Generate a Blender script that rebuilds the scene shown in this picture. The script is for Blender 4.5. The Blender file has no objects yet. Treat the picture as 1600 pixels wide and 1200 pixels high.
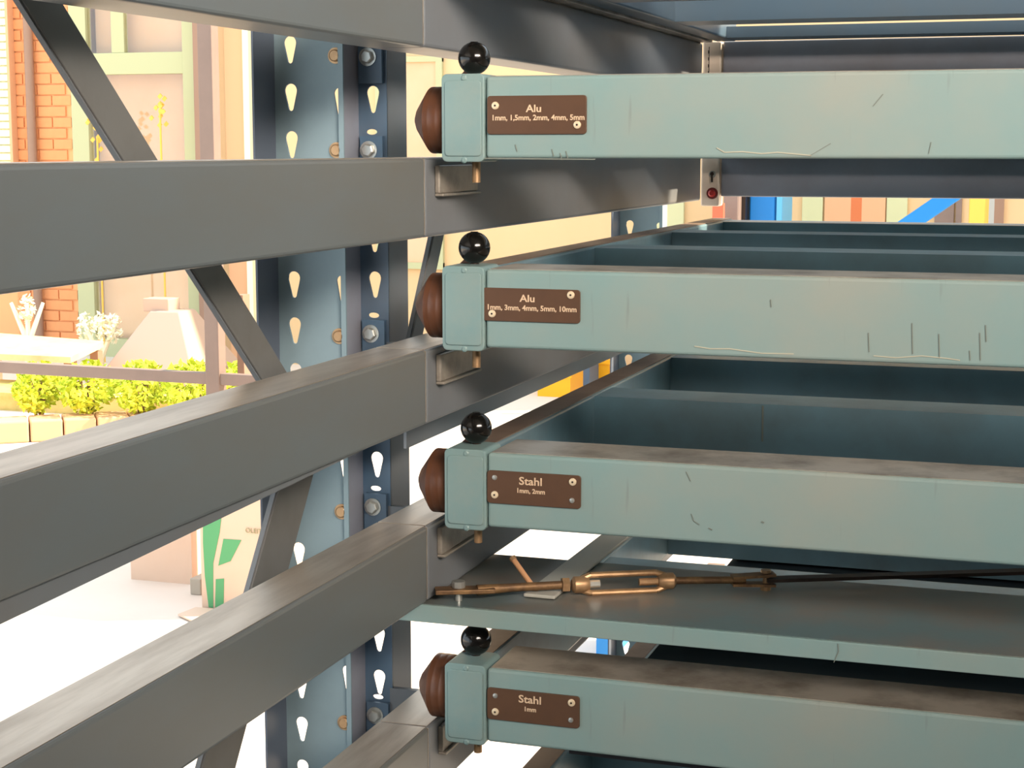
import bpy, bmesh, math, random
from mathutils import Vector, Matrix
random.seed(7)
S = bpy.context.scene
COL = S.collection

# ------------------------------------------------------------------ camera
F, CX, CY, HZ = 2664.0, 800.0, 600.0, 232.0
PITCH = math.atan((CY - HZ) / F)
YAW = math.atan(894 * math.cos(PITCH) / F)
EYE = Vector((0, 0, 1.6))
cam_d = bpy.data.cameras.new('camera'); cam = bpy.data.objects.new('camera', cam_d); COL.objects.link(cam)
cam_d.sensor_width = 36; cam_d.lens = F / 1600 * 36; cam_d.clip_start = .05
cam.location = EYE; cam.rotation_euler = (math.pi / 2 - PITCH, 0, YAW)
S.camera = cam
_s, _c = math.sin(YAW), math.cos(YAW)
FWD = Vector((-_s * math.cos(PITCH), _c * math.cos(PITCH), -math.sin(PITCH)))
RGT = Vector((_c, _s, 0)); UPV = RGT.cross(FWD)
def on_y(px, py, y):                       # where the sight line of a photo point meets the plane Y = y
    d = RGT * ((px - CX) / F) - UPV * ((py - CY) / F) + FWD
    return EYE + d * ((y - EYE.y) / d.y)
def on_z(px, py, z):
    d = RGT * ((px - CX) / F) - UPV * ((py - CY) / F) + FWD
    return EYE + d * ((z - EYE.z) / d.z)
def on_x(px, py, x):
    d = RGT * ((px - CX) / F) - UPV * ((py - CY) / F) + FWD
    return EYE + d * ((x - EYE.x) / d.x)

# ------------------------------------------------------------------ light
S.view_settings.view_transform = 'Standard'; S.view_settings.look = 'None'
S.view_settings.gamma = 1; S.view_settings.use_curve_mapping = False
S.view_settings.exposure = 1.1
W = bpy.data.worlds.new('sky'); S.world = W; W.use_nodes = True
bg = W.node_tree.nodes['Background']; bg.inputs[0].default_value = (.80, .92, 1, 1); bg.inputs[1].default_value = 1.0
sun_d = bpy.data.lights.new('sun', 'SUN'); sun = bpy.data.objects.new('sun', sun_d); COL.objects.link(sun)
sun_d.energy = 6.0; sun_d.color = (1, .84, .62); sun_d.angle = math.radians(1.0)
sun.rotation_euler = Vector((-.8, -.34, -.85)).to_track_quat('-Z', 'Y').to_euler()
fill_d = bpy.data.lights.new('fill_light', 'AREA'); fill = bpy.data.objects.new('fill_light', fill_d); COL.objects.link(fill)  # added fill light out of view, brightens the rack from the camera side
fill_d.shape = 'RECTANGLE'; fill_d.size = 2.2; fill_d.size_y = .8; fill_d.energy = 24; fill_d.color = (1, .87, .75); fill_d.spread = math.radians(60)
fill.location = (1.7, -.6, 2.85); fill.rotation_euler = (Vector((-.25, 1.7, 2.4)) - Vector((1.7, -.6, 2.85))).to_track_quat('-Z', 'Y').to_euler()

# ------------------------------------------------------------------ materials
def lin(c):
    return tuple(((v / 255) / 12.92 if v / 255 <= .04045 else ((v / 255 + .055) / 1.055) ** 2.4) for v in c)
MATS = {}
def mat(name, col, rough=.5, metal=0., col2=None, scale=8., amt=.5, stretch=(1, 1, 1), bump=0., spec=.5, emit=0., streak=0.):
    """principled paint / metal; col2 = colour of the wear or grime patches"""
    if name in MATS: return MATS[name]
    m = bpy.data.materials.new(name); m.use_nodes = True; nt = m.node_tree; N = nt.nodes; L = nt.links
    b = N['Principled BSDF']
    a = lin(col)
    b.inputs['Base Color'].default_value = (*a, 1); b.inputs['Roughness'].default_value = rough
    b.inputs['Metallic'].default_value = metal; b.inputs['Specular IOR Level'].default_value = spec
    tc = N.new('ShaderNodeTexCoord'); mp = N.new('ShaderNodeMapping'); mp.inputs['Scale'].default_value = stretch
    L.new(tc.outputs['Object'], mp.inputs['Vector'])
    if col2:
        nz = N.new('ShaderNodeTexNoise'); nz.inputs['Scale'].default_value = scale; nz.inputs['Detail'].default_value = 6; nz.inputs['Roughness'].default_value = .62
        L.new(mp.outputs[0], nz.inputs['Vector'])
        r = N.new('ShaderNodeValToRGB'); r.color_ramp.elements[0].position = .42; r.color_ramp.elements[1].position = .72
        r.color_ramp.elements[0].color = (0, 0, 0, 1); r.color_ramp.elements[1].color = (amt, amt, amt, 1)
        L.new(nz.outputs[0], r.inputs[0])
        mx = N.new('ShaderNodeMix'); mx.data_type = 'RGBA'
        mx.inputs[6].default_value = (*a, 1); mx.inputs[7].default_value = (*lin(col2), 1)
        L.new(r.outputs[0], mx.inputs[0]); L.new(mx.outputs[2], b.inputs['Base Color'])
        mr = N.new('ShaderNodeMapRange'); mr.inputs[3].default_value = max(.05, rough - .06); mr.inputs[4].default_value = min(1, rough + .14)
        L.new(nz.outputs[0], mr.inputs[0]); L.new(mr.outputs[0], b.inputs['Roughness'])
    if streak:
        m3 = N.new('ShaderNodeMapping'); m3.inputs['Scale'].default_value = (70, 1, 5); L.new(tc.outputs['Object'], m3.inputs['Vector'])
        n3 = N.new('ShaderNodeTexNoise'); n3.inputs['Scale'].default_value = 1.6; n3.inputs['Detail'].default_value = 4; L.new(m3.outputs[0], n3.inputs['Vector'])
        r3 = N.new('ShaderNodeValToRGB'); r3.color_ramp.elements[0].position = .66; r3.color_ramp.elements[1].position = .78
        r3.color_ramp.elements[0].color = (0, 0, 0, 1); r3.color_ramp.elements[1].color = (streak, streak, streak, 1); L.new(n3.outputs[0], r3.inputs[0])
        m4 = N.new('ShaderNodeMix'); m4.data_type = 'RGBA'; m4.inputs[7].default_value = (*lin((96, 92, 80)), 1)
        L.new(r3.outputs[0], m4.inputs[0]); L.new(mx.outputs[2], m4.inputs[6]); L.new(m4.outputs[2], b.inputs['Base Color'])
    if bump:
        n2 = N.new('ShaderNodeTexNoise'); n2.inputs['Scale'].default_value = scale * 9; n2.inputs['Detail'].default_value = 3
        L.new(mp.outputs[0], n2.inputs['Vector'])
        bp = N.new('ShaderNodeBump'); bp.inputs['Strength'].default_value = bump; bp.inputs['Distance'].default_value = .002
        L.new(n2.outputs[0], bp.inputs['Height']); L.new(bp.outputs[0], b.inputs['Normal'])
    if emit: b.inputs['Emission Color'].default_value = (*a, 1); b.inputs['Emission Strength'].default_value = emit
    MATS[name] = m
    return m
PAINT = mat('turquoise_drawer_paint', (132, 160, 159), .42, col2=(158, 160, 150), scale=3.2, amt=.75, stretch=(1.2, 1, 1.2), bump=.05, streak=.35)
CAP = mat('turquoise_cap_paint', (124, 152, 152), .40, col2=(150, 156, 146), scale=18, amt=.5, bump=.05)
FRAME = mat('drawer_frame_paint', (112, 146, 160), .36, col2=(100, 112, 114), scale=7, amt=.7, bump=.05)
BEAM = mat('grey_rail_paint', (108, 116, 120), .36, col2=(112, 106, 96), scale=2.2, amt=.8, stretch=(1, .5, 1.5), bump=.04)
BEAM2 = mat('blue_grey_rail_paint', (118, 124, 130), .36, col2=(112, 104, 96), scale=3, amt=.5, bump=.04)
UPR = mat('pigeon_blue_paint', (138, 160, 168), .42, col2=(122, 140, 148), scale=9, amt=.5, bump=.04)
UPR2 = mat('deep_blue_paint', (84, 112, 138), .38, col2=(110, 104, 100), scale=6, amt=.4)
BRACE = mat('brace_steel', (112, 112, 110), .42, col2=(98, 94, 88), scale=12, amt=.5)
RAILTOP = mat('brown_rubbed_steel', (150, 126, 108), .34, .35, col2=(116, 94, 78), scale=8, amt=.8, bump=.06)
TRACK = mat('worn_roller_track', (190, 176, 160), .34, .55, col2=(134, 116, 98), scale=9, amt=.8, stretch=(3, .35, 3), bump=.06)
FRAME_SHADED = mat('shaded_frame_paint', (78, 100, 118), .36, col2=(84, 96, 104), scale=7, amt=.5)  # top drawer's shade painted in: darker copy of the frame paint
WORN = mat('worn_bare_steel', (176, 168, 156), .34, .35, col2=(96, 84, 72), scale=14, amt=.85, bump=.08)
ZINC = mat('zinc_bolt', (196, 196, 190), .32, .7)
BRASS = mat('yellow_zinc', (196, 158, 118), .38, .65, col2=(120, 92, 66), scale=60, amt=.5)
BLACK = mat('black_bakelite', (16, 14, 12), .16, spec=.6)
RUBBER = mat('brown_roller_plastic', (104, 66, 46), .30, .25, col2=(72, 46, 34), scale=40, amt=.5, bump=.05)
PLATE = mat('brown_label_plate', (92, 64, 44), .42, col2=(74, 52, 38), scale=30, amt=.4)
LETTER = mat('engraved_lettering', (226, 196, 164), .5)
RUST = mat('rusty_steel', (116, 88, 62), .5, .5, col2=(190, 150, 100), scale=50, amt=.6, bump=.2)
DARKST = mat('dark_oily_steel', (52, 40, 34), .5, .4)
FLANGE_SHADE = mat('shaded_flange_paint', (96, 104, 118), .45)  # upright's side flange: its shade put into a darker colour
CREAM = mat('cream_enclosure', (244, 224, 204), .45)
GREYSH = mat('dark_grey_panel', (150, 154, 166), .45, col2=(130, 120, 118), scale=5, amt=.6, bump=.04)
SHEET = mat('near_black_panel', (22, 22, 26), .4, .3)
CONC = mat('pale_concrete', (222, 208, 196), .62, col2=(206, 190, 176), scale=.8, amt=.6, bump=.05)
PLAST = mat('cream_render', (222, 190, 146), .9, col2=(216, 180, 132), scale=.6, amt=.6)
MORTAR = mat('mortar', (232, 172, 120), .95)
BRICK = mat('orange_brick', (228, 156, 104), .9, col2=(220, 142, 92), scale=6, amt=.7, bump=.2)
GREENF = mat('pale_green_frame', (182, 184, 142), .55)
CURT = mat('peach_curtain', (226, 186, 152), .9, col2=(214, 166, 122), scale=1.5, amt=.6)
BROWNP = mat('brown_pipe', (150, 118, 98), .55)
MAUVE = mat('mauve_steel_post', (132, 112, 102), .5, col2=(112, 96, 88), scale=5, amt=.5)
SLATM = mat('cream_slat', (250, 244, 206), .6)
CARD = mat('cardboard', (218, 188, 166), .85, col2=(208, 176, 152), scale=4, amt=.5)
GREEN = mat('green_print', (86, 158, 106), .7)
INK = mat('grey_green_ink', (150, 148, 110), .8)
LEAF = mat('hedge_leaf', (176, 196, 40), .6, col2=(226, 214, 60), scale=3, amt=.9)
SUNLIT_LEAF = mat('sunlit_leaf', (240, 236, 206), .7)  # sun glare painted in: near-white leaves and wood
STEM = mat('woody_stem', (120, 92, 60), .8)
BLUE = mat('bright_blue_paint', (0, 120, 196), .5)
LBLUE = mat('light_blue_paint', (90, 176, 220), .5)
ORNG = mat('orange_paint', (214, 116, 66), .6)
PORNG = mat('pale_orange_panel', (222, 172, 130), .8)
PGREEN = mat('pale_green_panel', (204, 204, 160), .8)
YELL = mat('yellow_crate_plastic', (255, 176, 8), .45)
YELP = mat('yellow_panel', (236, 186, 78), .6)
GREYP = mat('grey_panel', (176, 176, 170), .7)
RED = mat('red_button_plastic', (196, 52, 50), .4)
REDP = mat('rust_red_board', (214, 96, 66), .6)
GLASSM = bpy.data.materials.new('window_glass'); GLASSM.use_nodes = True
_n = GLASSM.node_tree; _n.nodes.remove(_n.nodes['Principled BSDF'])
_t = _n.nodes.new('ShaderNodeBsdfTransparent'); _t.inputs[0].default_value = (.97, .97, .95, 1)
_g = _n.nodes.new('ShaderNodeBsdfGlossy'); _g.inputs['Roughness'].default_value = .05
_m = _n.nodes.new('ShaderNodeMixShader'); _m.inputs[0].default_value = .08
_n.links.new(_t.outputs[0], _m.inputs[1]); _n.links.new(_g.outputs[0], _m.inputs[2])
_n.links.new(_m.outputs[0], _n.nodes['Material Output'].inputs[0])

# ------------------------------------------------------------------ mesh helpers
class MB:
    def __init__(s): s.v = []; s.f = []
    def add(s, vs, fs):
        o = len(s.v); s.v += [tuple(v) for v in vs]; s.f += [tuple(i + o for i in f) for f in fs]; return s
    def box(s, x0, x1, y0, y1, z0, z1):
        x0, x1 = sorted((x0, x1)); y0, y1 = sorted((y0, y1)); z0, z1 = sorted((z0, z1))
        return s.add([(x, y, z) for x in (x0, x1) for y in (y0, y1) for z in (z0, z1)],
                     [(0, 1, 3, 2), (4, 6, 7, 5), (0, 4, 5, 1), (2, 3, 7, 6), (0, 2, 6, 4), (1, 5, 7, 3)])
    def prism(s, pts, d):                   # polygon (3-D points) swept by vector d
        n = len(pts); d = Vector(d); a = [Vector(p) for p in pts]
        return s.add(a + [p + d for p in a], [tuple(range(n))[::-1], tuple(range(n, 2 * n))] + [(i, (i + 1) % n, n + (i + 1) % n, n + i) for i in range(n)])
    def lathe(s, prof, org, axis, n=28):    # prof = [(t along axis, radius)]
        ax = Vector(axis).normalized(); u = ax.orthogonal().normalized(); w = ax.cross(u); o = Vector(org); vs = []; fs = []
        for t, r in prof:
            for k in range(n):
                a = 2 * math.pi * k / n; vs.append(o + ax * t + (u * math.cos(a) + w * math.sin(a)) * r)
        for i in range(len(prof) - 1):
            for k in range(n):
                k2 = (k + 1) % n; fs.append((i * n + k, i * n + k2, (i + 1) * n + k2, (i + 1) * n + k))
        fs.append(tuple(range(n))[::-1]); fs.append(tuple((len(prof) - 1) * n + k for k in range(n)))
        return s.add(vs, fs)
    def rod(s, a, b, r, n=12, r2=None):
        a, b = Vector(a), Vector(b); return s.lathe([(0, r), ((b - a).length, r2 or r)], a, b - a, n)
    def bar(s, a, b, w, t, up=(0, 0, 1)):   # flat bar from a to b, w wide (perpendicular to up), t thick (along up)
        a, b = Vector(a), Vector(b); d = (b - a).normalized(); up = Vector(up); sd = d.cross(up).normalized() * w / 2; u = sd.cross(d).normalized() * t / 2
        return s.add([p + q for p in (a, b) for q in (-sd - u, sd - u, sd + u, -sd + u)], [(3, 2, 1, 0), (4, 5, 6, 7), (0, 1, 5, 4), (1, 2, 6, 5), (2, 3, 7, 6), (3, 0, 4, 7)])
    def build(s, name, m, parent=None, bevel=0, smooth=False, seg=2):
        org = Vector((0, 0, 0))
        me = bpy.data.meshes.new(name); 
        if parent is not None: org = Vector(parent['_w'])
        me.from_pydata([Vector(v) - org for v in s.v], [], s.f); me.validate()
        bm = bmesh.new(); bm.from_mesh(me); bmesh.ops.recalc_face_normals(bm, faces=bm.faces); bm.to_mesh(me); bm.free()
        me.materials.append(m)
        o = bpy.data.objects.new(name, me); COL.objects.link(o)
        if parent is not None: o.parent = parent; o['_w'] = list(org)
        if smooth:
            for p in me.polygons: p.use_smooth = True
            e = o.modifiers.new('es', 'EDGE_SPLIT'); e.split_angle = math.radians(35)
        if bevel:
            b = o.modifiers.new('bevel', 'BEVEL'); b.width = bevel; b.segments = seg; b.limit_method = 'ANGLE'; b.angle_limit = math.radians(40); b.harden_normals = False
        return o
def thing(name, label, cat, loc, group=None, kind=None):
    o = bpy.data.objects.new(name, None); COL.objects.link(o); o.location = loc; o['_w'] = list(loc); o.empty_display_size = .05
    if kind: o['kind'] = kind
    if label: o['label'] = label; o['category'] = cat
    if group: o['group'] = group
    return o
def tag(o, label, cat, group=None):
    o['label'] = label; o['category'] = cat
    if group: o['group'] = group
    return o
def struct(o): o['kind'] = 'structure'; return o
def rounded(x0, x1, z0, z1, r, n=5):
    pts = []
    for cx, cz, a0 in ((x1 - r, z1 - r, 0), (x0 + r, z1 - r, 90), (x0 + r, z0 + r, 180), (x1 - r, z0 + r, 270)):
        for k in range(n + 1):
            a = math.radians(a0 + 90 * k / n); pts.append((cx + r * math.cos(a), cz + r * math.sin(a)))
    return pts
def text(name, body, size, loc, rot, m, parent, ext=.0003, sx=1.0, align='CENTER', bold=0.):
    cu = bpy.data.curves.new(name, 'FONT'); cu.body = body; cu.size = size; cu.align_x = align; cu.align_y = 'CENTER'; cu.extrude = ext; cu.offset = bold; cu.resolution_u = 3
    t = bpy.data.objects.new(name + '_curve', cu); COL.objects.link(t); bpy.context.view_layer.update()
    me = bpy.data.meshes.new_from_object(t.evaluated_get(bpy.context.evaluated_depsgraph_get())); me.name = name
    bpy.data.objects.remove(t); me.transform(Matrix.Diagonal((sx, 1, 1, 1))); me.materials.clear(); me.materials.append(m)
    o = bpy.data.objects.new(name, me); COL.objects.link(o); o.rotation_euler = rot
    w = Vector(parent['_w']) if parent is not None else Vector((0, 0, 0))
    o.location = Vector(loc) - w; o['_w'] = list(loc)
    if parent is not None: o.parent = parent
    return o

# ------------------------------------------------------------------ setting
fl = struct(MB().box(-16, 8, -6, 18, -.1, 0).build('floor', CONC))
struct(MB().box(-1.6, 4.0, -4.5, 3.3, 0, .006).build('floor_dark_patch', mat('dark_floor_patch', (104, 106, 106), .7, col2=(84, 84, 84), scale=3, amt=.6)))  # dark floor out of view, added to weaken light bounced upward
YF = 11.5
def fx(px, py=300): return on_y(px, py, YF).x
def fz(px, py): return on_y(px, py, YF).z
roof = struct(MB().box(-2.4, 4.2, -4.5, 3.42, 3.0, 3.15).build('ceiling', mat('ceiling_boards', (150, 146, 138), .8)))
wr = struct(MB().box(4.0, 4.2, -4.5, 3.42, 0, 3.0).build('wall_right', mat('hall_wall', (110, 110, 106), .85)))

struct(MB().box(-2.4, 4.0, -4.7, -4.5, 0, 3.0).build('wall_front_added', mat('added_wall_dark', (120, 122, 124), .85)))  # unseen wall behind the camera, added to cut the low fill light
# wall_back: brick bay, window bay, cream bays (the far building across the yard)
wb = thing('wall_back', None, None, (fx(0), YF, 0), kind='structure')
xb0, xb1 = fx(-260), fx(117)
MB().box(xb0, xb1, YF, YF + .3, 0, 3.6).build('mortar_bed', MORTAR, wb)
bw, bh, g = .24, .071, .012
proto = MB().box(0, bw, -.014, .03, 0, bh); pm = None
r = 0; z = .02; nb = 0
xstart = fx(30) - .04
while z + bh < 3.0:
    x = xstart - (.125 if r % 2 else 0)
    while x < xb1 - .02:
        w_ = min(bw, xb1 - x)
        if x + w_ > xstart - .01 and w_ > .05 and nb < 290:
            if pm is None:
                ob = proto.build('brick', BRICK); pm = ob.data
            else:
                ob = bpy.data.objects.new('brick', pm); COL.objects.link(ob)
            ob.parent = wb; ob.location = Vector((max(x, xstart), YF + random.uniform(-.003, .003), z)) - Vector(wb['_w'])
            ob.scale.x = (x + w_ - max(x, xstart)) / bw; nb += 1
        x += bw + g
    z += bh + g; r += 1
xw0, xw1 = fx(117), fx(312)
MB().box(xw0, xw1, YF, YF + .3, 2.98, 3.6).build('lintel', PLAST, wb)
MB().box(xw1, 6, YF, YF + .3, 0, 3.6).build('rendered_bay', PLAST, wb)
MB().box(xw0, xw1, YF + .28, YF + .3, 0, 2.98).build('inner_face', CURT, wb)
MB().box(fx(358), fx(388), YF - .03, YF, 0, 3.4).build('orange_pilaster', PORNG, wb)
MB().box(fx(389), fx(398), YF - .06, YF, 0, 3.4).build('white_strip', SLATM, wb)
# coloured panels of the far facade seen between the drawers
for a, b, m_, nm in ((1255, 1287, PGREEN, 'pale_green_panel'), (1290, 1331, PORNG, 'pale_orange_panel'), (1331, 1348, ORNG, 'orange_strip'),
                     (1348, 1385, PORNG, 'pale_orange_panel'), (1387, 1419, PGREEN, 'pale_green_panel'), (1462, 1492, MAUVE, 'brown_panel'), (1495, 1504, MAUVE, 'brown_panel'),
                     (1541, 1555, GREYP, 'grey_panel'), (1555, 1570, BROWNP, 'brown_panel'), (1028, 1070, PGREEN, 'pale_green_panel')):
    MB().box(fx(a), fx(b), YF - .03, YF, .3, 2.2).build(nm, m_, wb)
# roller shutter in front of the brick
rs = thing('roller_shutter', 'cream slatted roller shutter at the far left of the brick wall', 'shutter', (fx(0), YF - .05, 0))
sm = None; zz = fz(10, 420)
k = 0
while zz < 2.95:
    if sm is None:
        o = MB().prism([(fx(-120), YF - .05, zz), (fx(-120), YF - .075, zz + .006), (fx(-120), YF - .075, zz + .05), (fx(-120), YF - .05, zz + .058)], (fx(29) - fx(-120), 0, 0)).build('slat', SLATM, rs); sm = o; z_first = zz
    else:
        o = bpy.data.objects.new('slat', sm.data); COL.objects.link(o); o.parent = rs; o.location = (0, 0, zz - z_first)
    zz += .0605; k += 1
MB().box(fx(29), fx(33), YF - .09, YF - .015, fz(10, 420), 2.98).build('guide_rail', PORNG, rs)
MB().box(fx(-120), fx(29), YF - .045, YF - .015, fz(10, 420), 2.98).build('backing', SLATM, rs)
tag(MB().lathe([(0, .035), (2.9, .035)], (fx(60), YF - .06, .0), (0, 0, 1), 14).build('drain_pipe', BROWNP, smooth=True), 'thin brown drain pipe running down the orange brick wall', 'pipe')
tag(MB().box(on_y(306, 300, YF - .16).x, on_y(324, 300, YF - .16).x, YF - .16, YF - .01, 0, 3.4).build('steel_column', BROWNP, bevel=.008), 'broad brown column just right of the green framed window', 'column')
# window
wn = thing('window_1', None, None, ((xw0 + xw1) / 2, YF, 0), kind='structure')
def wbox(p0, p1, q0, q1, y0, y1, nm, m_):
    MB().box(fx(p0), fx(p1), y0, y1, fz(220, q1), fz(220, q0)).build(nm, m_, wn, bevel=.004)
wbox(118, 144, -90, 585, YF - .02, YF + .06, 'jamb', GREENF)
wbox(292, 312, -90, 585, YF - .02, YF + .06, 'jamb', GREENF)
wbox(182, 202, -90, 82, YF - .01, YF + .05, 'mullion', GREENF)
wbox(144, 292, 82, 116, YF - .015, YF + .05, 'transom', GREENF)
wbox(144, 292, -100, -80, YF - .015, YF + .05, 'head', GREENF)
MB().box(fx(118), fx(312), YF - .03, YF + .07, 0, .14).build('sill', GREENF, wn)
for a, b, c, d in ((144, 182, -80, 82), (202, 292, -80, 82), (144, 292, 116, 572)):
    MB().box(fx(a), fx(b), YF + .012, YF + .018, fz(220, d), fz(220, c)).build('pane', GLASSM, wn)
wbox(144, 292, -90, 585, YF + .12, YF + .14, 'curtain', CURT)
w2 = thing('window_2', None, None, (fx(660), YF, 0), kind='structure')
for a_, b_, c_, d_, nm in ((684, 694, 90, 420, 'jamb'), (590, 600, 90, 420, 'jamb'), (590, 694, 88, 97, 'head'), (590, 694, 410, 420, 'sill')):
    MB().box(fx(a_), fx(b_), YF - .03 - (.002 if nm == 'jamb' else 0), YF, fz(660, d_), fz(660, c_)).build(nm, GREENF, w2)
MB().box(fx(600), fx(684), YF - .012, YF - .001, fz(660, 410), fz(660, 97)).build('blind', CURT, w2)
# flowering stalks standing before the window
for i, (px, py, lab) in enumerate(((152, 215, 'yellow blossom stalk left of the window, close to the green jamb'), (250, 172, 'single yellow blossom stalk before the large window pane'))):
    b = on_y(px, py, YF - .35); t = thing('flower_stalk', lab, 'plant', (b.x, b.y, 0))
    MB().rod((b.x, b.y, 0), (b.x, b.y, b.z), .008, 6).build('stem', YELP, t)
    m_ = MB()
    for k in range(14):
        q = Vector((random.gauss(0, .035), random.gauss(0, .03), random.gauss(0, .04 if i else .13))); m_.prism([Vector(b) + q + Vector((.02 * math.cos(a), 0, .02 * math.sin(a))) for a in (0, 1.57, 3.14, 4.71)], (0, .01, .004))
    o = m_.build('blossom', YELP, t); o['kind'] = 'stuff'

# ------------------------------------------------------------------ the yard
def leaf_cloud(c, r, n, size, rnd=random):
    m_ = MB()
    for _ in range(n):
        while 1:
            q = Vector((rnd.uniform(-1, 1), rnd.uniform(-1, 1), rnd.uniform(-1, 1)))
            if .45 < q.length < 1: break
        p = Vector((c[0] + q.x * r[0], c[1] + q.y * r[1], c[2] + q.z * r[2]))
        a = Vector((rnd.gauss(0, 1), rnd.gauss(0, 1), rnd.gauss(0, 1))).normalized(); b = a.orthogonal().normalized(); s_ = size * rnd.uniform(.6, 1.3)
        m_.add([p - a * s_, p + b * s_ * .45, p + a * s_, p - b * s_ * .45], [(0, 1, 2, 3)])
    return m_
for i, (px, wpx, lab) in enumerate(((20, 40, 'leftmost yellow green bush of the hedge, cut by the picture edge'), (100, 62, 'full yellow green bush below the pale board'),
                                    (185, 55, 'yellow green bush in the middle of the hedge'), (262, 62, 'yellow green bush beneath the pale hood'), (345, 60, 'rightmost yellow green bush, partly behind the steel post'))):
    b = on_z(px, 650, 0.14); d = (b - EYE).length; hw = wpx * d / F * .8
    t = thing('hedge_bush', lab, 'bush', (b.x, b.y + .25, .12), 'bushes of the low hedge in the yard')
    o = leaf_cloud((b.x, b.y + .25, .27), (hw*.82, .2, .15), 800, .024).build('foliage', LEAF, t); o['kind'] = 'stuff'
    for k in range(4):
        a = random.uniform(-1, 1) * hw * .5; MB().rod((b.x + a * .4, b.y + .25, .1), (b.x + a, b.y + .25, .3), .010, 6).build('stem', STEM, t)
kb = thing('planter_kerb', 'low orange tinted kerb of the planting bed in front of the hedge', 'kerb', on_z(80, 690, 0))
a, b = on_z(-60, 692, 0), on_z(400, 668, 0)
for k in range(9):
    p, q = a.lerp(b, k / 9), a.lerp(b, (k + .96) / 9)
    MB().bar(p + Vector((0, 0, .06)), q + Vector((0, 0, .06)), .22, .12).build('kerb_stone', PORNG, kb, bevel=.01)
MB().box(a.x - 1, b.x + .6, b.y + .1, b.y + .62, 0, .11).build('soil_bed', mat('soil', (210, 180, 110), .95, col2=(150, 140, 60), scale=5, amt=.8), kb)
# shrubs in glaring sun, the glare painted in as near-white colour
for i, (px, py0, py1, lab) in enumerate(((45, 462, 548, 'thin shrub white with glaring sunlight against the orange brick'), (158, 492, 572, 'branching shrub white with glaring sunlight left of the pale hood'))):
    yb = 10.2; t0 = on_y(px, py0, yb); b0 = on_y(px, py1, yb)
    t = thing('sunlit_shrub', lab, 'shrub', (b0.x, yb, 0))
    MB().rod((b0.x, yb, 0), (b0.x, yb, b0.z + .1), .03, 8, .02).build('trunk', SUNLIT_LEAF, t)
    for k in (-1, 0, 1):
        MB().rod((b0.x, yb, b0.z + .05), (b0.x + k * .11, yb + k * .03, t0.z - .05), .022, 7, .012).build('branch', SUNLIT_LEAF, t)
    m_ = MB()
    for k in ((-1, 0, 1) if i else (0,)):
        c = leaf_cloud((b0.x + k * .11, yb, t0.z - .09), (.06, .06, .11), 90, .022); m_.add(c.v, c.f)
    o = m_.build('foliage', SUNLIT_LEAF, t); o['kind'] = 'stuff'
# tapered hood with neck
hb = 9.9
p = [on_y(160, 580, hb), on_y(302, 580, hb), on_y(252, 492, hb), on_y(206, 492, hb)]
xa, xb_, xc, xd = p[0].x, p[1].x, p[2].x, p[3].x; zb, zt = p[0].z, p[2].z
hd = thing('funnel_hood', 'pale tapered hood with a short square neck standing beyond the rail', 'hood', ((xa + xb_) / 2, hb, 0))
dd = (xb_ - xa); ii = ((xc - xd))
vs = [(xa, hb, zb), (xb_, hb, zb), (xb_, hb + dd, zb), (xa, hb + dd, zb), (xd, hb + dd / 2 - ii / 2, zt), (xc, hb + dd / 2 - ii / 2, zt), (xc, hb + dd / 2 + ii / 2, zt), (xd, hb + dd / 2 + ii / 2, zt)]
HOODM = mat('pale_hood_sheet', (190, 162, 144), .5)
MB().add(vs, [(3, 2, 1, 0), (4, 5, 6, 7), (0, 1, 5, 4), (1, 2, 6, 5), (2, 3, 7, 6), (3, 0, 4, 7)]).build('skirt', HOODM, hd, bevel=.01)
q0, q1 = on_y(220, 491, hb + dd / 2 - ii / 2), on_y(259, 468, hb + dd / 2 - ii / 2)
MB().box(q0.x, q1.x, hb + dd / 2 - .08, hb + dd / 2 + .08, zt - .01, q1.z).build('neck', HOODM, hd, bevel=.006)
MB().box(xa + .02, xb_ - .02, hb + .02, hb + dd - .02, 0, zb).build('stand', HOODM, hd)
# flat board / awning left
a, b = on_y(-90, 548, 9.4), on_y(124, 560, 9.4)
bd = thing('garden_table', 'sunlit pale board table at the left, above the hedge', 'table', ((a.x + b.x) / 2, 9.4, 0))
MB().prism([(a.x, 9.3, b.z - .02), (b.x, 9.3, b.z - .02), (b.x - .1, 9.85, b.z + .02), (a.x, 9.85, b.z + .05)], (0, 0, .04)).build('table_top', mat('bleached_wood', (236, 196, 150), .8, col2=(200, 140, 90), scale=3, amt=.6), bd)
for xx in (a.x + .1, b.x - .15):
    MB().box(xx, xx + .06, 9.45, 9.51, 0, b.z).build('leg', BROWNP, bd); MB().box(xx, xx + .06, 9.76, 9.82, 0, b.z).build('leg', BROWNP, bd)

# steel posts and cross rail outside
YP = 6.0
rl = thing('post_and_rail_frame', 'mauve grey steel post with a horizontal rail crossing the yard view', 'railing', (on_y(338, 590, YP).x, YP, 0))
xp = on_y(337, 590, YP).x
MB().box(xp - .03, xp + .032, YP - .03, YP + .03, 0, 2.7).build('post', MAUVE, rl, bevel=.004)
MB().box(xp - 2.6, xp - 2.54, YP + .02, YP + .08, 0, 2.7).build('post', MAUVE, rl, bevel=.004)
zr = on_y(340, 590, YP).z
MB().bar((xp - 3.0, YP + .1, zr), (xp + .5, YP - .02, zr - .004), .04, .046).build('rail', MAUVE, rl, bevel=.003)
MB().box(xp + .45, xp + .5, YP - .04, YP + .02, 0, 2.7).build('post', MAUVE, rl, bevel=.004)
bp = MB().box(xp + .045, xp + .075, YP + .1, YP + .16, 0, 1.02).build('short_post', BROWNP); tag(bp, 'short brown post close behind the mauve steel post', 'post')

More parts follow.
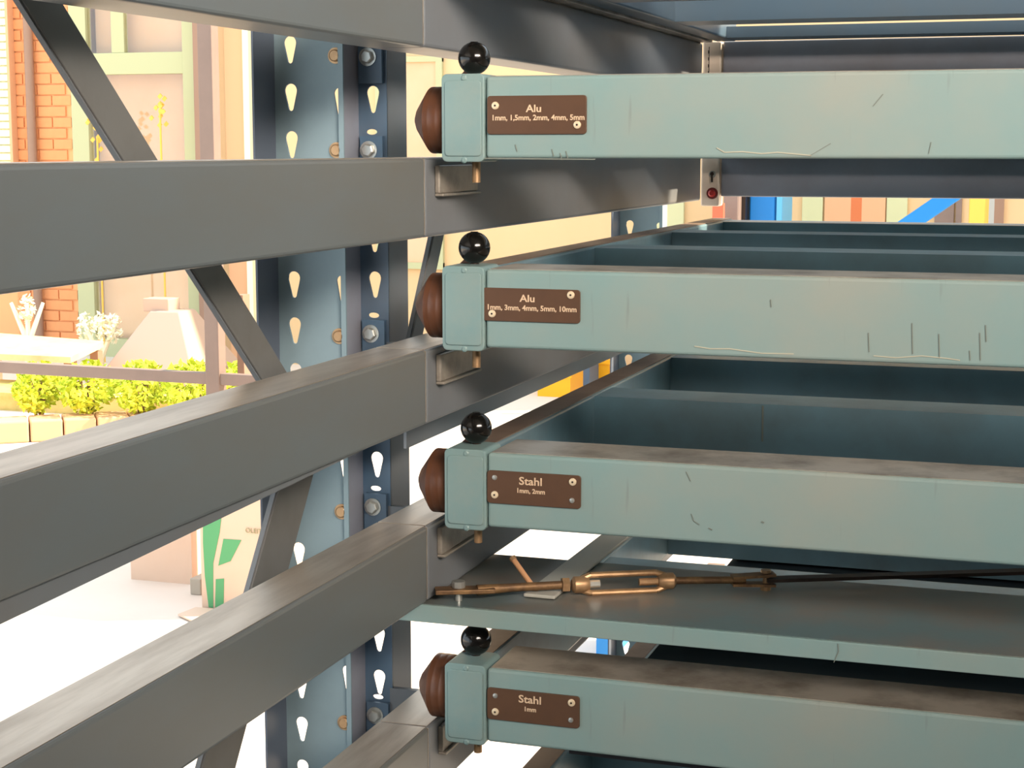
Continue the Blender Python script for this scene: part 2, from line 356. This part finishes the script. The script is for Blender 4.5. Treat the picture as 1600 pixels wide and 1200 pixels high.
# cartons on the floor
def carton(px0, px1, pyb, depth, h, lab):
    a, b = on_z(px0, pyb, 0), on_z(px1, pyb, 0); t = thing('carton', lab, 'box', ((a.x + b.x) / 2, a.y, 0)); x0, x1, y0 = a.x, b.x, a.y
    T = .006
    MB().box(x0, x1, y0, y0 + T, 0, h).build('front_wall', CARD, t); MB().box(x0, x1, y0 + depth - T, y0 + depth, 0, h).build('back_wall', CARD, t)
    MB().box(x0, x0 + T, y0 + T, y0 + depth - T, 0, h).build('side_wall', CARD, t); MB().box(x1 - T, x1, y0 + T, y0 + depth - T, 0, h).build('side_wall', CARD, t)
    MB().box(x0, x1, y0, y0 + depth, h, h + T).build('lid', CARD, t)
    return t, y0
c1, y1 = carton(316, 470, 952, .42, .62, 'tall cardboard carton printed with a green emblem on the pale floor')
def onbox(pts, nm, m_):
    MB().prism([on_y(x, y, y1 - .0015) for x, y in pts], (0, .002, 0)).build(nm, m_, c1)
onbox([(317, 790), (348, 790), (343, 832), (333, 880), (333, 950), (326, 949), (320, 900), (317, 848)], 'green_emblem', GREEN)
onbox([(349, 842), (377, 844), (360, 877), (341, 884)], 'green_emblem', GREEN)
onbox([(337, 905), (350, 904), (349, 950), (336, 949)], 'green_emblem', GREEN)
p0 = on_y(383, 829, y1 - .003)
text('lettering', 'OLEIT', .024, p0, (math.radians(90), 0, math.radians(0)), INK, c1, ext=.0005, sx=1.0, align='LEFT')
c2, y2 = carton(205, 318, 905, .35, .30, 'plain low cardboard box to the left of the printed carton')
fo = on_z(320, 965, 0)
tag(MB().prism([on_z(278, 962, .004), on_z(306, 951, .004), on_z(366, 956, .004), on_z(330, 985, .004)], (0, 0, .006)).build('cardboard_scrap', CARD), 'loose cardboard scrap lying flat before the printed carton', 'cardboard')
tag(MB().box(on_z(297, 929, 0).x, on_z(317, 929, 0).x, on_z(297, 929, 0).y, on_z(297, 929, 0).y + .1, 0, .06).build('grey_block', mat('grey_block', (170, 160, 146), .8), bevel=.004), 'small grey block wedged between the two cartons', 'block')
# yellow crates and blue cabinets of the yard
def crate(px0, px1, py, lab):
    a, b = on_z(px0, py, 0), on_z(px1, py, 0); t = thing('crate', lab, 'crate', ((a.x + b.x) / 2, a.y, 0), 'yellow crates in the yard')
    w = b.x - a.x; x0, x1, y0 = a.x, b.x, a.y; h = .16
    MB().box(x0, x1, y0, y0 + .3, 0, .02).build('base', YELL, t)
    for q in ((x0, x1, y0, y0 + .015), (x0, x1, y0 + .285, y0 + .3), (x0, x0 + .015, y0 + .015, y0 + .285), (x1 - .015, x1, y0 + .015, y0 + .285)):
        MB().box(*q, .02, h).build('side', YELL, t)
    MB().box(x0 - .01, x1 + .01, y0 - .01, y0, h - .03, h).build('rim', YELL, t)
crate(840, 896, 619, 'bright yellow crate seen left of the drawer side rail, the largest'); crate(934, 953, 598, 'smaller yellow crate further back along the same gap')
bx = on_z(905, 590, 0); tag(MB().box(on_z(899, 603, 0).x, on_z(925, 603, 0).x, bx.y - .45, bx.y - .2, 0, .16).build('storage_bin', UPR2, bevel=.01), 'dull blue storage bin standing between the two yellow crates', 'bin')
def cabinet(px0, px1, y, h, m_, lab, nm='cabinet'):
    a, b = on_y(px0, 323, y), on_y(px1, 323, y); t = thing(nm, lab, nm, ((a.x + b.x) / 2, y, 0))
    MB().box(a.x, b.x, y, y + .4, .05, h).build('body', m_, t, bevel=.01)
    w = b.x - a.x; MB().box(a.x + w * .04, b.x - w * .04, y - .012, y, .1, h - .05).build('door', m_, t, bevel=.004)
    MB().box(a.x + .02, b.x - .02, y + .03, y + .38, 0, .05).build('plinth', DARKST, t)
    MB().box(b.x - w * .14, b.x - w * .1, y - .03, y - .012, h * .5, h * .56).build('handle', ZINC, t)
cabinet(1171, 1212, 10.6, 1.75, BLUE, 'bright blue cabinet across the yard, seen above the second drawer')
cabinet(1213, 1222, 10.6, 1.75, LBLUE, 'narrow light blue locker beside the bright blue cabinet', 'locker')
cabinet(1130, 1154, 10.4, 1.7, MAUVE, 'mauve brown cupboard left of the bright blue cabinet', 'cupboard')
a, b = on_y(1113, 335, 10.2), on_y(1130, 318, 10.2); tag(MB().box(a.x, b.x, 10.2, 10.25, 0, b.z).build('notice_board', REDP), 'rust red board just below the key switch box', 'board')
a, b = on_y(1157, 335, 10.5), on_y(1165, 311, 10.5); tag(MB().box(a.x, b.x, 10.5, 10.56, 0, b.z + .2).build('door_edge', DARKST), 'dark narrow post between brown cupboard and blue cabinet', 'post')
pa, pb = on_y(1405, 345, 9.8), on_y(1478, 295, 9.8)
bs = thing('slanted_chute', 'bright blue slanted beam across the yard at the right', 'beam', (pa.x, 9.8, 0))
w = Vector((.155, 0, 0)); e = (pb - pa) * 1.0
top = pa + e * 1.8; low = pa - e * (pa.z / e.z)
MB().prism([low, low + w, top + w, top], (0, .12, 0)).build('beam_body', BLUE, bs, bevel=.006)
MB().box(low.x - .1, low.x + .3, 9.78, 9.94, 0, .03).build('foot_plate', BLUE, bs)
cabinet(1514, 1540, 10.6, 1.7, YELP, 'yellow locker at the far right across the yard', 'tall_locker')
# blue bin seen low through the fourth drawer
cabinet(952, 985, 8.0, .62, BLUE, 'bright blue low chest on the floor seen through the lowest drawer', 'chest') if False else None
p = on_z(930, 1032, 0); q = on_z(958, 1032, 0); t = thing('floor_bin', 'bright blue bin on the pale floor seen through the lowest drawer frame', 'bin', (p.x, p.y, 0))
MB().box(p.x, q.x, p.y, p.y + .25, 0, .28).build('body', BLUE, t, bevel=.01); MB().box(p.x - .01, q.x + .01, p.y - .01, p.y + .26, .28, .30).build('rim', LBLUE, t, bevel=.004)

# ------------------------------------------------------------------ the rack: uprights
def tear(cx, cz, w=.0155, h=.031, half=False):
    pts = []; r_ = w / 2; top = cz + h / 2 - r_
    for k in range(11):
        a = math.radians(-15 + 210 * k / 10); pts.append((cx + r_ * math.cos(a), top + r_ * math.sin(a)))
    r2 = w * .2; bz = cz - h / 2 + r2
    for k in range(5):
        a = math.radians(200 + 140 * k / 4); pts.append((cx + r2 * math.cos(a), bz + r2 * math.sin(a)))
    if half: pts = [(min(x, cx + .001), z) for x, z in pts]
    return pts
def holed(name, x0, x1, z0, z1, y, th, holes, m_, parent, shear=0.):
    cu = bpy.data.curves.new(name, 'CURVE'); cu.dimensions = '2D'; cu.fill_mode = 'BOTH'; cu.extrude = th / 2; cu.resolution_u = 1
    for pts in [[(x0, z0), (x1, z0), (x1, z1), (x0, z1)]] + holes:
        sp = cu.splines.new('POLY'); sp.points.add(len(pts) - 1); sp.use_cyclic_u = True
        for i, (x, z) in enumerate(pts): sp.points[i].co = (x, z, 0, 1)
    t = bpy.data.objects.new('tmp', cu); COL.objects.link(t); bpy.context.view_layer.update()
    me = bpy.data.meshes.new_from_object(t.evaluated_get(bpy.context.evaluated_depsgraph_get())); bpy.data.objects.remove(t); me.name = name
    w = Vector(parent['_w'])
    for v in me.vertices: v.co = Vector((v.co.x, y + v.co.z, v.co.y)) - w
    bm = bmesh.new(); bm.from_mesh(me); bmesh.ops.recalc_face_normals(bm, faces=bm.faces); bm.to_mesh(me); bm.free()
    me.materials.clear(); me.materials.append(m_)
    o = bpy.data.objects.new(name, me); COL.objects.link(o); o.parent = parent; o['_w'] = list(w)
    return o
def bolt(x, y, z, m_, parent, r=.008, nm='bolt', hexa=True, t=.006):
    mb = MB().lathe([(0, r * 1.35), (.0015, r * 1.35)], (x, y, z), (0, -1, 0), 18)
    mb.lathe([(.0015, r), (t, r), (t + .001, r * .8)], (x, y, z), (0, -1, 0), 6 if hexa else 16)
    return mb.build(nm, m_, parent)
YU = 1.80
BOLTS = [1.704, 1.598, 1.385, 1.178, .921]
def upright(dx, dy, lab, full=True):
    t = thing('rack_upright', lab, 'upright', (-.83 + dx, YU + dy, 0)); H = 2.45
    # folded sheet post: slotted front panel, slotted set-back web, flanges
    hA = []
    z = 1.658 + .0537 * 14
    while z > .1:
        hA.append(tear(-.865 + dx, z)); z -= .0537
    for b in BOLTS: hA.append(tear(-.805 + dx, b + .055, w=.012, h=.030, half=True))
    holed('front_panel', -.885 + dx, -.800 + dx, 0.012, H, YU + dy, .0025, hA, UPR, t)
    if full:
        hB = []
        z = 1.656 + .0535 * 14
        while z > .1:
            if all(abs(z - b) > .030 for b in BOLTS): hB.append(tear(-.781 + dx, z))
            z -= .0535
        for b in BOLTS: hB.append([(-.783 + dx + .007 * math.cos(a), b + .021 + .0032 * math.sin(a)) for a in [k * math.pi / 6 for k in range(12)]])
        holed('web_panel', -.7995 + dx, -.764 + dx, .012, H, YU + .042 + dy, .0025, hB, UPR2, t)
    MB().box(-.8015 + dx, -.799 + dx, YU - .004 + dy, YU + .0405 + dy, .012, H).build('step_flange', GREYSH, t)
    MB().box(-.8035 + dx, -.7975 + dx, YU - .0065 + dy, YU - .004 + dy, .012, H).build('front_lip', UPR, t)
    if full: MB().box(-.7665 + dx, -.764 + dx, YU + .042 + dy, YU + .102 + dy, .012, H).build('rear_flange', BEAM2, t)
    yfl = (1.746 if full else YU - .06) + dy
    MB().box(-.8875 + dx, -.885 + dx, yfl, YU + .0012 + dy, .012, H).build('side_flange', FLANGE_SHADE, t)
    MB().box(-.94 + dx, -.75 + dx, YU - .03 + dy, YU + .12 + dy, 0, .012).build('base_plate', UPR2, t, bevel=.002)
    for b in BOLTS:
        bolt(-.808 + dx, YU - .0015 + dy, b, BRASS, t, .0068, hexa=False, t=.004)
    return t
u1 = upright(0, 0, 'near blue rack upright with teardrop slots, left of the roller ends')
u2 = upright(.015, 1.50, 'far blue rack upright glimpsed above the second drawer', full=False)
# connectors that hook the rails to the uprights
def connector(z, dy, parent, bz):
    x0 = -.7985 if dy == 0 else -.7785
    d = 0
    if dy:
        MB().box(-.805, -.722, YU + dy - .012, YU + dy - .005, z + .012, z + .072).build('arm_plate', BEAM2, parent); return
    MB().box(-.795 + d, -.767 + d, YU + .034 + dy, YU + .0405 + dy, bz - .030, bz + .016).build('hook_plate', UPR2, parent)
    mb = MB().box(-.767 + d, -.72, YU + .04 + dy, YU + .048 + dy, z + .01, z + .07)
    mb.build('arm_plate', BEAM2, parent)
    bolt(-.784 + d, YU + .034 + dy, bz, ZINC, parent, .0078)

# ------------------------------------------------------------------ rails (beams) the drawers roll on
XB0, XB1 = -.722, -.660
RAILS = [(1.705, 1.788), (1.506, 1.590), (1.305, 1.386), (1.109, 1.193), (.885, .966)]
ORD = ['topmost', 'second from top', 'third from top', 'fourth from top', 'lowest']
YS = 1.694
for i, (z0, z1) in enumerate(RAILS):
    t = thing('runout_rail', 'grey painted near rail section, %s of five, running out to the left edge' % ORD[i], 'rail', (-.69, .95, z0), 'near rail sections left of the joints')
    MB().box(XB0, XB1, .18, YS - .0006, z0, z1).build('rail_tube', BEAM, t, bevel=.004, seg=3)
    MB().box(XB0 + .002, XB1 - .002, .174, .18, z0 + .002, z1 - .002).build('end_plate', BEAM2, t)
    if i == 2:
        MB().prism([(-.664, .18, z0 + .0005), (-.664, 1.58, z0 + .0005), (-.664, .18, z0 - .034)], (-.012, 0, 0)).build('taper_stiffener', BEAM2, t)
    t2 = thing('support_rail', 'blue grey far rail section, %s of five, receding beside the drawers' % ORD[i], 'rail', (-.69, 2.4, z0), 'far rail sections beside the drawers')
    MB().box(XB0, XB1, YS + .0006, 3.30 if i == 9 else 3.075, z0, z1).build('rail_tube', BEAM2, t2, bevel=.004, seg=3)
    MB().box(XB0 + .004, XB1 - .0006, YS - .0006, YS + .0006, z0 + .003, z1 - .001).build('weld_seam', WORN, t2)
    for dy in (0, 1.50): connector(z0, dy, t2, BOLTS[i])
    # stop angle for the latch pin on the rail face
    MB().box(XB0 + .003, XB1 - .0035, YS + .002, 3.07, z1 - .0006, z1 + .0004).build('roller_track', TRACK, t2)
    MB().box(XB0 + .003, XB1 - .0035, .19, YS - .002, z1 - .0006, z1 + .0004).build('roller_track', TRACK, t)
    if i == 0:
        MB().box(-.704, -.6412, 1.76, 3.07, z1 + .0004, z1 + .010).build('guide_strip', WORN, t2, bevel=.001)
    if i == 2:
        MB().box(-.7195, -.716, YS + .08, 3.07, 1.262, z0 - .0002).build('lower_web', BEAM2, t2)
    if i:
        za = z1 - .008
        MB().box(XB1, XB1 + .006, 1.722, 1.845, za - .030, za).build('stop_bracket', WORN, t2, bevel=.0015)
        MB().box(XB1, XB1 + .010, 1.722, 1.845, za - .033, za - .030).build('stop_ledge', WORN, t2, bevel=.001)

# ------------------------------------------------------------------ diagonal braces
def brace(a, b, w, lab):
    t = thing('diagonal_brace', lab, 'brace', tuple(Vector(a).lerp(Vector(b), .5)))
    MB().bar(a, b, w, .004, up=(1, 0, 0)).build('flat_bar', BRACE, t, bevel=.0008)
    a, b = Vector(a), Vector(b); d = (b - a).normalized(); sd = d.cross(Vector((1, 0, 0))).normalized()
    MB().bar(a + sd * (w / 2) + Vector((-.0025, 0, 0)), b + sd * (w / 2) + Vector((-.0025, 0, 0)), .003, .005, up=(1, 0, 0)).build('turned_edge', BEAM2, t)
    for p in (a + d * .03, b - d * .03): MB().lathe([(0, .009), (.006, .009), (.008, .006)], p + Vector((.002, 0, 0)), (1, 0, 0), 6).build('bolt', ZINC, t)
XD = -.745
brace((XD, .60, 2.17), (XD, 1.600, 1.290), .036, 'long dark diagonal brace crossing the yard view at upper left')
brace((XD - .010, 1.615, 1.330), (XD - .010, 1.225, .80), .066, 'steep diagonal brace leaning away below the third rail')
brace((XD, 1.985, 1.545), (XD, 1.835, 1.31), .030, 'short blue grey brace behind the second roller')

# ------------------------------------------------------------------ drawers
YD = 1.694
def drawer(i, z0, z1, lab, plate=None, lines=None, rivets=(), roller_y=.038, ball=True, dx=0., end=True):
    x0 = -.640 + dx; x1 = -.592 + dx; XR = 1.30
    t = thing('pull_out_drawer', lab, 'drawer', (x0, YD, z0), 'pull-out drawers of the rack')
    MB().box(x1, XR, YD, YD + .088, z0, z1).build('front_beam', PAINT, t, bevel=.0035, seg=3)
    mb = MB().box(x1 + .004, XR - .004, YD + .004, YD + .0885, z1 - .002, z1 + .0007); mb.build('top_wear_face', WORN, t)
    MB().box(x0 + .001, x0 + .038, YD + .055, 3.09, z0 + .001, z1 - .001).build('side_rail', FRAME if i else FRAME_SHADED, t, bevel=.003)
    MB().box(x0 + .003, x0 + .035, YD + .056, 3.088, z1 - .0012, z1 + .0003).build('rail_wear_face', RAILTOP, t)
    MB().box(XR, XR + .04, YD, 3.09, z0, z1).build('side_rail', FRAME, t, bevel=.003)
    for yy in (2.155, 2.60, 3.0):
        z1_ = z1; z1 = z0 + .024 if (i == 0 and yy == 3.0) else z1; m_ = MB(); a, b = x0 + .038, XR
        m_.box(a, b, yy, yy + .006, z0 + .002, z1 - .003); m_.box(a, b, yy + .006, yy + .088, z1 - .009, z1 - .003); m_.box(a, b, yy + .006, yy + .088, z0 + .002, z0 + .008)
        m_.build('cross_member', FRAME if i else FRAME_SHADED, t); z1 = z1_
    # end cap
    pts = [(x, YD - .003, z) for x, z in rounded(x0, x1 - .0006, z0 - .004, z1 + .003, .006)]
    MB().prism(pts, (0, .052, 0)).build('end_cap', CAP, t, bevel=.0012)
    pts = [(x, YD - .0045, z) for x, z in rounded(x0 + .004, x1 - .0035, z0 + .002, z1 - .004, .004)]
    c = MB().prism(pts, (0, .0016, 0)).build('cover_plate', CAP, t, bevel=.0008)
    xc = (x0 + x1) / 2
    for zz in (z1 + .0005, z0 + .000):
        MB().lathe([(0, .0035), (.0012, .002)], (xc + .001, YD - .003, zz - .002), (0, -1, 0), 10).build('weld_spot', CAP, t)
    # roller
    yc = YD + roller_y; zc = z0 + (.046 if i == 4 else .040)
    o = MB().lathe([(-.004, .012), (0, .0335), (.002, .035), (.009, .0355), (.010, .0352), (.011, .0355), (.018, .0355), (.019, .0352), (.020, .0355), (.0245, .0355), (.0258, .0340), (.0405, .0135), (.0445, .005)], (x0, yc, zc), (-1, 0, 0), 40).build('roller', RUBBER, t, smooth=True)
    MB().rod((x0 + .01, yc, zc), (x0 - .006, yc, zc), .009).build('axle', DARKST, t)
    # latch: ball knob, arm, pin
    bx_, by = x0 + .0235, YD + .034
    if ball:
        br = .0172; cz = z1 + .0205; prof = []
        for k in range(15):
            a = math.pi * (k / 14); prof.append((-br * math.cos(a), max(br * math.sin(a), .004)))
        MB().lathe(prof, (bx_, by, cz), (0, 0, 1), 32).build('ball_knob', BLACK, t, smooth=True)
        MB().rod((bx_, by, z1), (bx_, by, z1 + .012), .005).build('knob_stem', DARKST, t)
        MB().bar((bx_ - .004, by + .012, z1 + .010), (bx_ - .028, by + .012, z1 - .012), .010, .010, up=(0, 1, 0)).build('latch_arm', RUBBER, t)
        MB().rod((bx_ + .002, by, z0 - .026), (bx_ + .002, by, z0 + .01), .0045).build('latch_pin', BRASS, t, smooth=True)
    if plate:
        (ax, az), (cx2, cz2) = plate
        pts = [(x, YD - .0022, z) for x, z in rounded(ax, cx2, cz2, az, .0035)]
        pl = MB().prism(pts, (0, .0024, 0)).build('name_plate', PLATE, t, bevel=.0004)
        for px, py, big in rivets:
            q = on_y(px, py, YD - .002)
            MB().lathe([(0, .0042 if big else .0030), (.0012, .0038 if big else .0026), (.0016, .0022 if big else .001)], (q.x, YD - .002, q.z), (0, -1, 0), 16).build('rivet', mat('pale_rivet', (244, 222, 188), .35, .3) if big else ZINC, pl)
            if big: MB().lathe([(0, .0011), (.0019, .0011)], (q.x, YD - .002, q.z), (0, -1, 0), 8).build('rivet_core', DARKST, pl)
        for body, size, px, py, sx in lines:
            q = on_y(px, py, YD - .0025)
            o = text('lettering', body, size, (q.x, YD - .0024, q.z), (math.radians(90), 0, 0), LETTER, pl, ext=.0002, sx=sx, bold=.00018)
    return t
def PL(x0, y0, x1, y1):
    a, b = on_y(x0, y0, YD), on_y(x1, y1, YD); return ((a.x, a.z), (b.x, b.z))
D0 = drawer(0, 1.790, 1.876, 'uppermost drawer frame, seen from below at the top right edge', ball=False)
D1 = drawer(1, 1.590, 1.674, 'pale turquoise drawer with a plate reading Alu 1mm 1,5mm, right below the topmost rail', PL(762, 150, 917, 209.5),
       [('Alu', .0105, 834, 170, 1.15), ('1mm, 1,5mm, 2mm, 4mm, 5mm', .0078, 840, 184, 1.0)], [(774, 165, 1), (902, 195, 1)])
D2 = drawer(2, 1.391, 1.474, 'pale turquoise drawer with a plate reading Alu 1mm to 10mm, second in the column', PL(755, 449, 907, 505.5),
       [('Alu', .0105, 824, 467, 1.15), ('1mm, 3mm, 4mm, 5mm, 10mm', .0078, 830, 482, 1.0)], [(769, 490, 1), (892, 461, 1)], dx=-.0005)
D3 = drawer(3, 1.197, 1.278, 'pale turquoise drawer with a plate reading Stahl 1mm 2mm, above the turnbuckle', PL(762, 734, 908, 795),
       [('Stahl', .0118, 829, 753, 1.15), ('1mm, 2mm', .0070, 829, 768, 1.0)], [(773, 773, 1), (895, 753, 1), (773, 746, 0), (894, 782, 0)], dx=.001)
D4 = drawer(4, .957, 1.040, 'turquoise drawer with a plate reading Stahl 1mm, lowest one with a knob in view', PL(762, 1073, 906, 1138),
       [('Stahl', .0118, 828, 1094, 1.15), ('1mm', .0070, 828, 1109, 1.0)], [(774, 1112, 1), (893, 1098, 1), (774, 1087, 0), (892, 1125, 0)])
drawer(5, .745, .828, 'dark drawer frame below the lowest knobbed drawer, at the bottom edge', ball=True)
MB().box(-.50, 1.29, 1.70, 3.085, .952, .9565).build('black_panel', SHEET, D4)  # near-black sheet under the drawer frame

def mark(pts, wd, m_, parent, nm, y=YD):
    mb = MB(); q = [on_y(x, z, y - .0004) for x, z in pts]
    for k in range(len(q) - 1): mb.bar(q[k], q[k + 1], wd, .0006, up=(0, 1, 0))
    mb.build(nm, m_, parent)
SCUFF = mat('grey_scuff', (122, 128, 120), .7); RUN = mat('pale_paint_run', (190, 186, 166), .5)
mark([(1364, 166), (1380, 147)], .0007, SCUFF, D1, 'scratch'); mark([(1266, 243), (1298, 224)], .0006, SCUFF, D1, 'scratch'); mark([(1451, 240), (1455, 222)], .0005, SCUFF, D1, 'scratch')
mark([(1120, 231), (1132, 238), (1160, 237), (1190, 240), (1215, 238), (1268, 243)], .0010, RUN, D1, 'paint_run')
mark([(700, 247), (930, 249)], .0012, SCUFF, D1, 'grime_line')
for x, z in ((805, 226), (862, 233), (875, 239), (884, 236)): mark([(x, z), (x + 3, z + 11)], .0008, SCUFF, D1, 'scuff')
mark([(1085, 541), (1110, 545), (1140, 545), (1190, 552), (1240, 553)], .0010, RUN, D2, 'paint_run')
mark([(1365, 556), (1400, 559), (1440, 556), (1480, 560), (1500, 563)], .0009, RUN, D2, 'paint_run')
for x, a_, b_ in ((1425, 505, 553), (1467, 522, 559), (1515, 548, 563), (1531, 520, 563), (1540, 508, 534), (1357, 520, 550), (1204, 468, 480)): mark([(x, a_), (x + 1, b_)], .0009, SCUFF, D2, 'scuff')
mark([(1072, 737), (1079, 752)], .0006, SCUFF, D3, 'scratch'); mark([(1080, 803), (1084, 814), (1093, 820)], .0007, SCUFF, D3, 'scratch'); mark([(1107, 825), (1113, 828)], .0012, SCUFF, D3, 'scuff')
mark([(1190, 815), (1194, 817)], .0015, SCUFF, D3, 'scuff'); mark([(1192, 634), (1191, 690)], .0022, SCUFF, D3, 'weld_line', y=2.155)
# ------------------------------------------------------------------ cross tie with turnbuckle bracing
tb = thing('cross_tie', 'wide turquoise tie plate with a brown worn top crossing below the third drawer', 'tie beam', (-.3, 1.69, 1.08))
MB().box(-.7, 1.3, 1.690, 1.694, 1.086, 1.106).build('front_flange', PAINT, tb, bevel=.001)
MB().box(-.7, 1.3, 1.694, 1.934, 1.102, 1.1065).build('top_plate', mat('tie_top_paint', (98, 118, 120), .28, col2=(140, 112, 92), scale=5, amt=.8, bump=.06), tb)
mark([(1309, 1006), (1310, 1018), (1303, 1035)], .0008, SCUFF, tb, 'scratch', y=1.690)
zt = 1.1065
fb = thing('flat_brace_bar', 'light grey flat bar slanting over the brown tie plate beside the turnbuckle', 'brace', tuple(on_z(900, 885, zt)))
MB().bar(on_z(842, 932, zt + .003), on_z(965, 835, zt + .003), .036, .004).build('bar_body', mat('light_grey_bar', (190, 188, 178), .4), fb, bevel=.001)
MB().lathe([(0, .006), (.005, .006)], on_z(850, 918, zt + .005), (0, 0, 1), 6).build('bolt', ZINC, fb)
p, q = on_z(842, 930, zt), on_y(803, 875, on_z(842, 930, zt).y + .01)
cr = thing('copper_rod', 'short bright copper coloured rod leaning up beside the turnbuckle', 'rod', tuple(p))
MB().rod(p, q, .0032, 10).build('rod_body', mat('copper_rod', (236, 176, 128), .3, .4), cr, smooth=True); MB().lathe([(0, .0042), (.004, .0042)], q, (q - p), 10).build('rod_tip', BRASS, cr)
zh = zt + .012
P = {k: on_z(x, y, zh) for k, (x, y) in dict(lug=(708, 922), l2=(745, 922), l3=(800, 918), n0=(878, 914), n1=(893, 914), b0=(893, 914), b1=(1055, 907), r1=(1165, 906), cl=(1210, 905), e=(1600, 893)).items()}
ts = thing('turnbuckle', 'brass coloured turnbuckle with forked body lying across the tie plate', 'turnbuckle', tuple(P['b0']))
ax = (P['b1'] - P['b0']); L_ = ax.length; ax.normalize(); sdv = ax.cross(Vector((0, 0, 1))).normalized()
for q_, a_ in ((P['b0'], ax), (P['b1'], -ax)): MB().lathe([(0, .006), (.003, .0095), (.014, .0095), (.020, .007)], q_, a_, 14).build('end_boss', BRASS, ts, smooth=True)
upv = sdv.cross(ax).normalized()
for s_ in (-1, 1):
    o_ = (upv * .0095 - sdv * .003) * s_
    m_ = MB(); c = [P['b0'] + ax * .008 + o_ * .5, P['b0'] + ax * .022 + o_, P['b1'] - ax * .022 + o_, P['b1'] - ax * .008 + o_ * .5]
    for k in range(3): m_.rod(c[k], c[k + 1], .0036, 10)
    m_.build('side_bar', BRASS, ts, smooth=True)
MB().lathe([(0, .0085), (.008, .0085)], P['n0'], ax, 6).build('lock_nut', BRASS, ts)
MB().rod(P['b0'] + ax * .014, P['b0'] + ax * .032, .0045).build('thread_end', ZINC, ts)
MB().rod(P['b1'] - ax * .014, P['b1'] - ax * .042, .0042).build('thread_end', BRASS, ts)
m_ = MB(); m_.rod(P['l3'], P['n0'], .0048); m_.rod(P['l2'], P['l3'], .006, 12, .0048); m_.build('left_rod', RUST, ts, smooth=True)
MB().bar(P['lug'] - ax * .02, P['l2'] + ax * .02, .020, .005).build('lug', RUST, ts, bevel=.001)
bq = P['lug'] + ax * .006; MB().lathe([(-.012, .004), (.003, .004), (.003, .0075), (.010, .0075)], bq, (0, 0, 1), 12).build('bolt', ZINC, ts)
m_ = MB(); m_.rod(P['b1'], P['r1'], .0042); m_.build('right_rod', RUST, ts, smooth=True)
for s_ in (-1, 1): MB().bar(P['r1'] - ax * .016 + Vector((0, 0, .004 * s_)), P['cl'] + Vector((0, 0, .006 * s_)), .016, .003).build('clevis_cheek', RUST, ts)
MB().lathe([(-.014, .006), (-.008, .006), (-.008, .0035), (.008, .0035), (.008, .006), (.011, .006)], P['r1'].lerp(P['cl'], .7), (0, 0, 1), 10).build('clevis_bolt', BRASS, ts)
far = P['cl'] + (P['e'] - P['cl']) * 2.2
tag(MB().bar(P['cl'] - ax * .01, far, .016, .004).build('tension_strap', DARKST), 'dark rusty flat strap pulled tight by the turnbuckle toward the right', 'strap')
a, b = on_z(1180, 930, zt + .002), on_z(1640, 915, zt + .002)

# ------------------------------------------------------------------ far end: cross panel and key switch box
tag(MB().box(-.628, 1.3, 3.100, 3.125, 1.513, 1.792).build('rear_cross_panel', GREYSH, bevel=.003), 'wide dark grey panel across the rack end behind the first drawer', 'panel')
kx = thing('key_switch_box', 'tall cream switch box with keyhole and red button at the rail end', 'switch box', (-.646, 3.10, 1.49))
MB().box(-.664, -.630, 3.094, 3.13, 1.495, 1.792).build('housing', CREAM, kx, bevel=.003)
q = on_y(1113, 276, 3.094)
MB().lathe([(0, .0065), (.002, .006)], (q.x, 3.094, q.z + .004), (0, -1, 0), 16).build('key_rosette', GREYP, kx)
MB().lathe([(0, .0035), (.003, .0035)], (q.x, 3.093, q.z + .005), (0, -1, 0), 12).build('keyhole', DARKST, kx)
MB().box(q.x - .0014, q.x + .0014, 3.089, 3.094, q.z - .010, q.z + .003).build('key_slot', DARKST, kx)
q = on_y(1113, 302, 3.094)
MB().lathe([(0, .0105), (.002, .0105)], (q.x, 3.094, q.z), (0, -1, 0), 20).build('button_ring', mat('maroon_ring', (120, 44, 40), .5), kx)
MB().lathe([(.002, .0065), (.006, .0065), (.008, .004)], (q.x, 3.094, q.z), (0, -1, 0), 20).build('red_button', RED, kx)
ch = thing('hanging_chain', 'thin chain hanging in front of the cream switch box top', 'chain', (-.651, 3.085, 1.74))
for k in range(9):
    zz = 1.782 - k * .0062
    MB().box(-.6512 - (.0012 if k % 2 else 0), -.6500, 3.086, 3.0872, zz - .006, zz).build('link', DARKST, ch)
for o in list(bpy.data.objects):
    if '_w' in o: del o['_w']
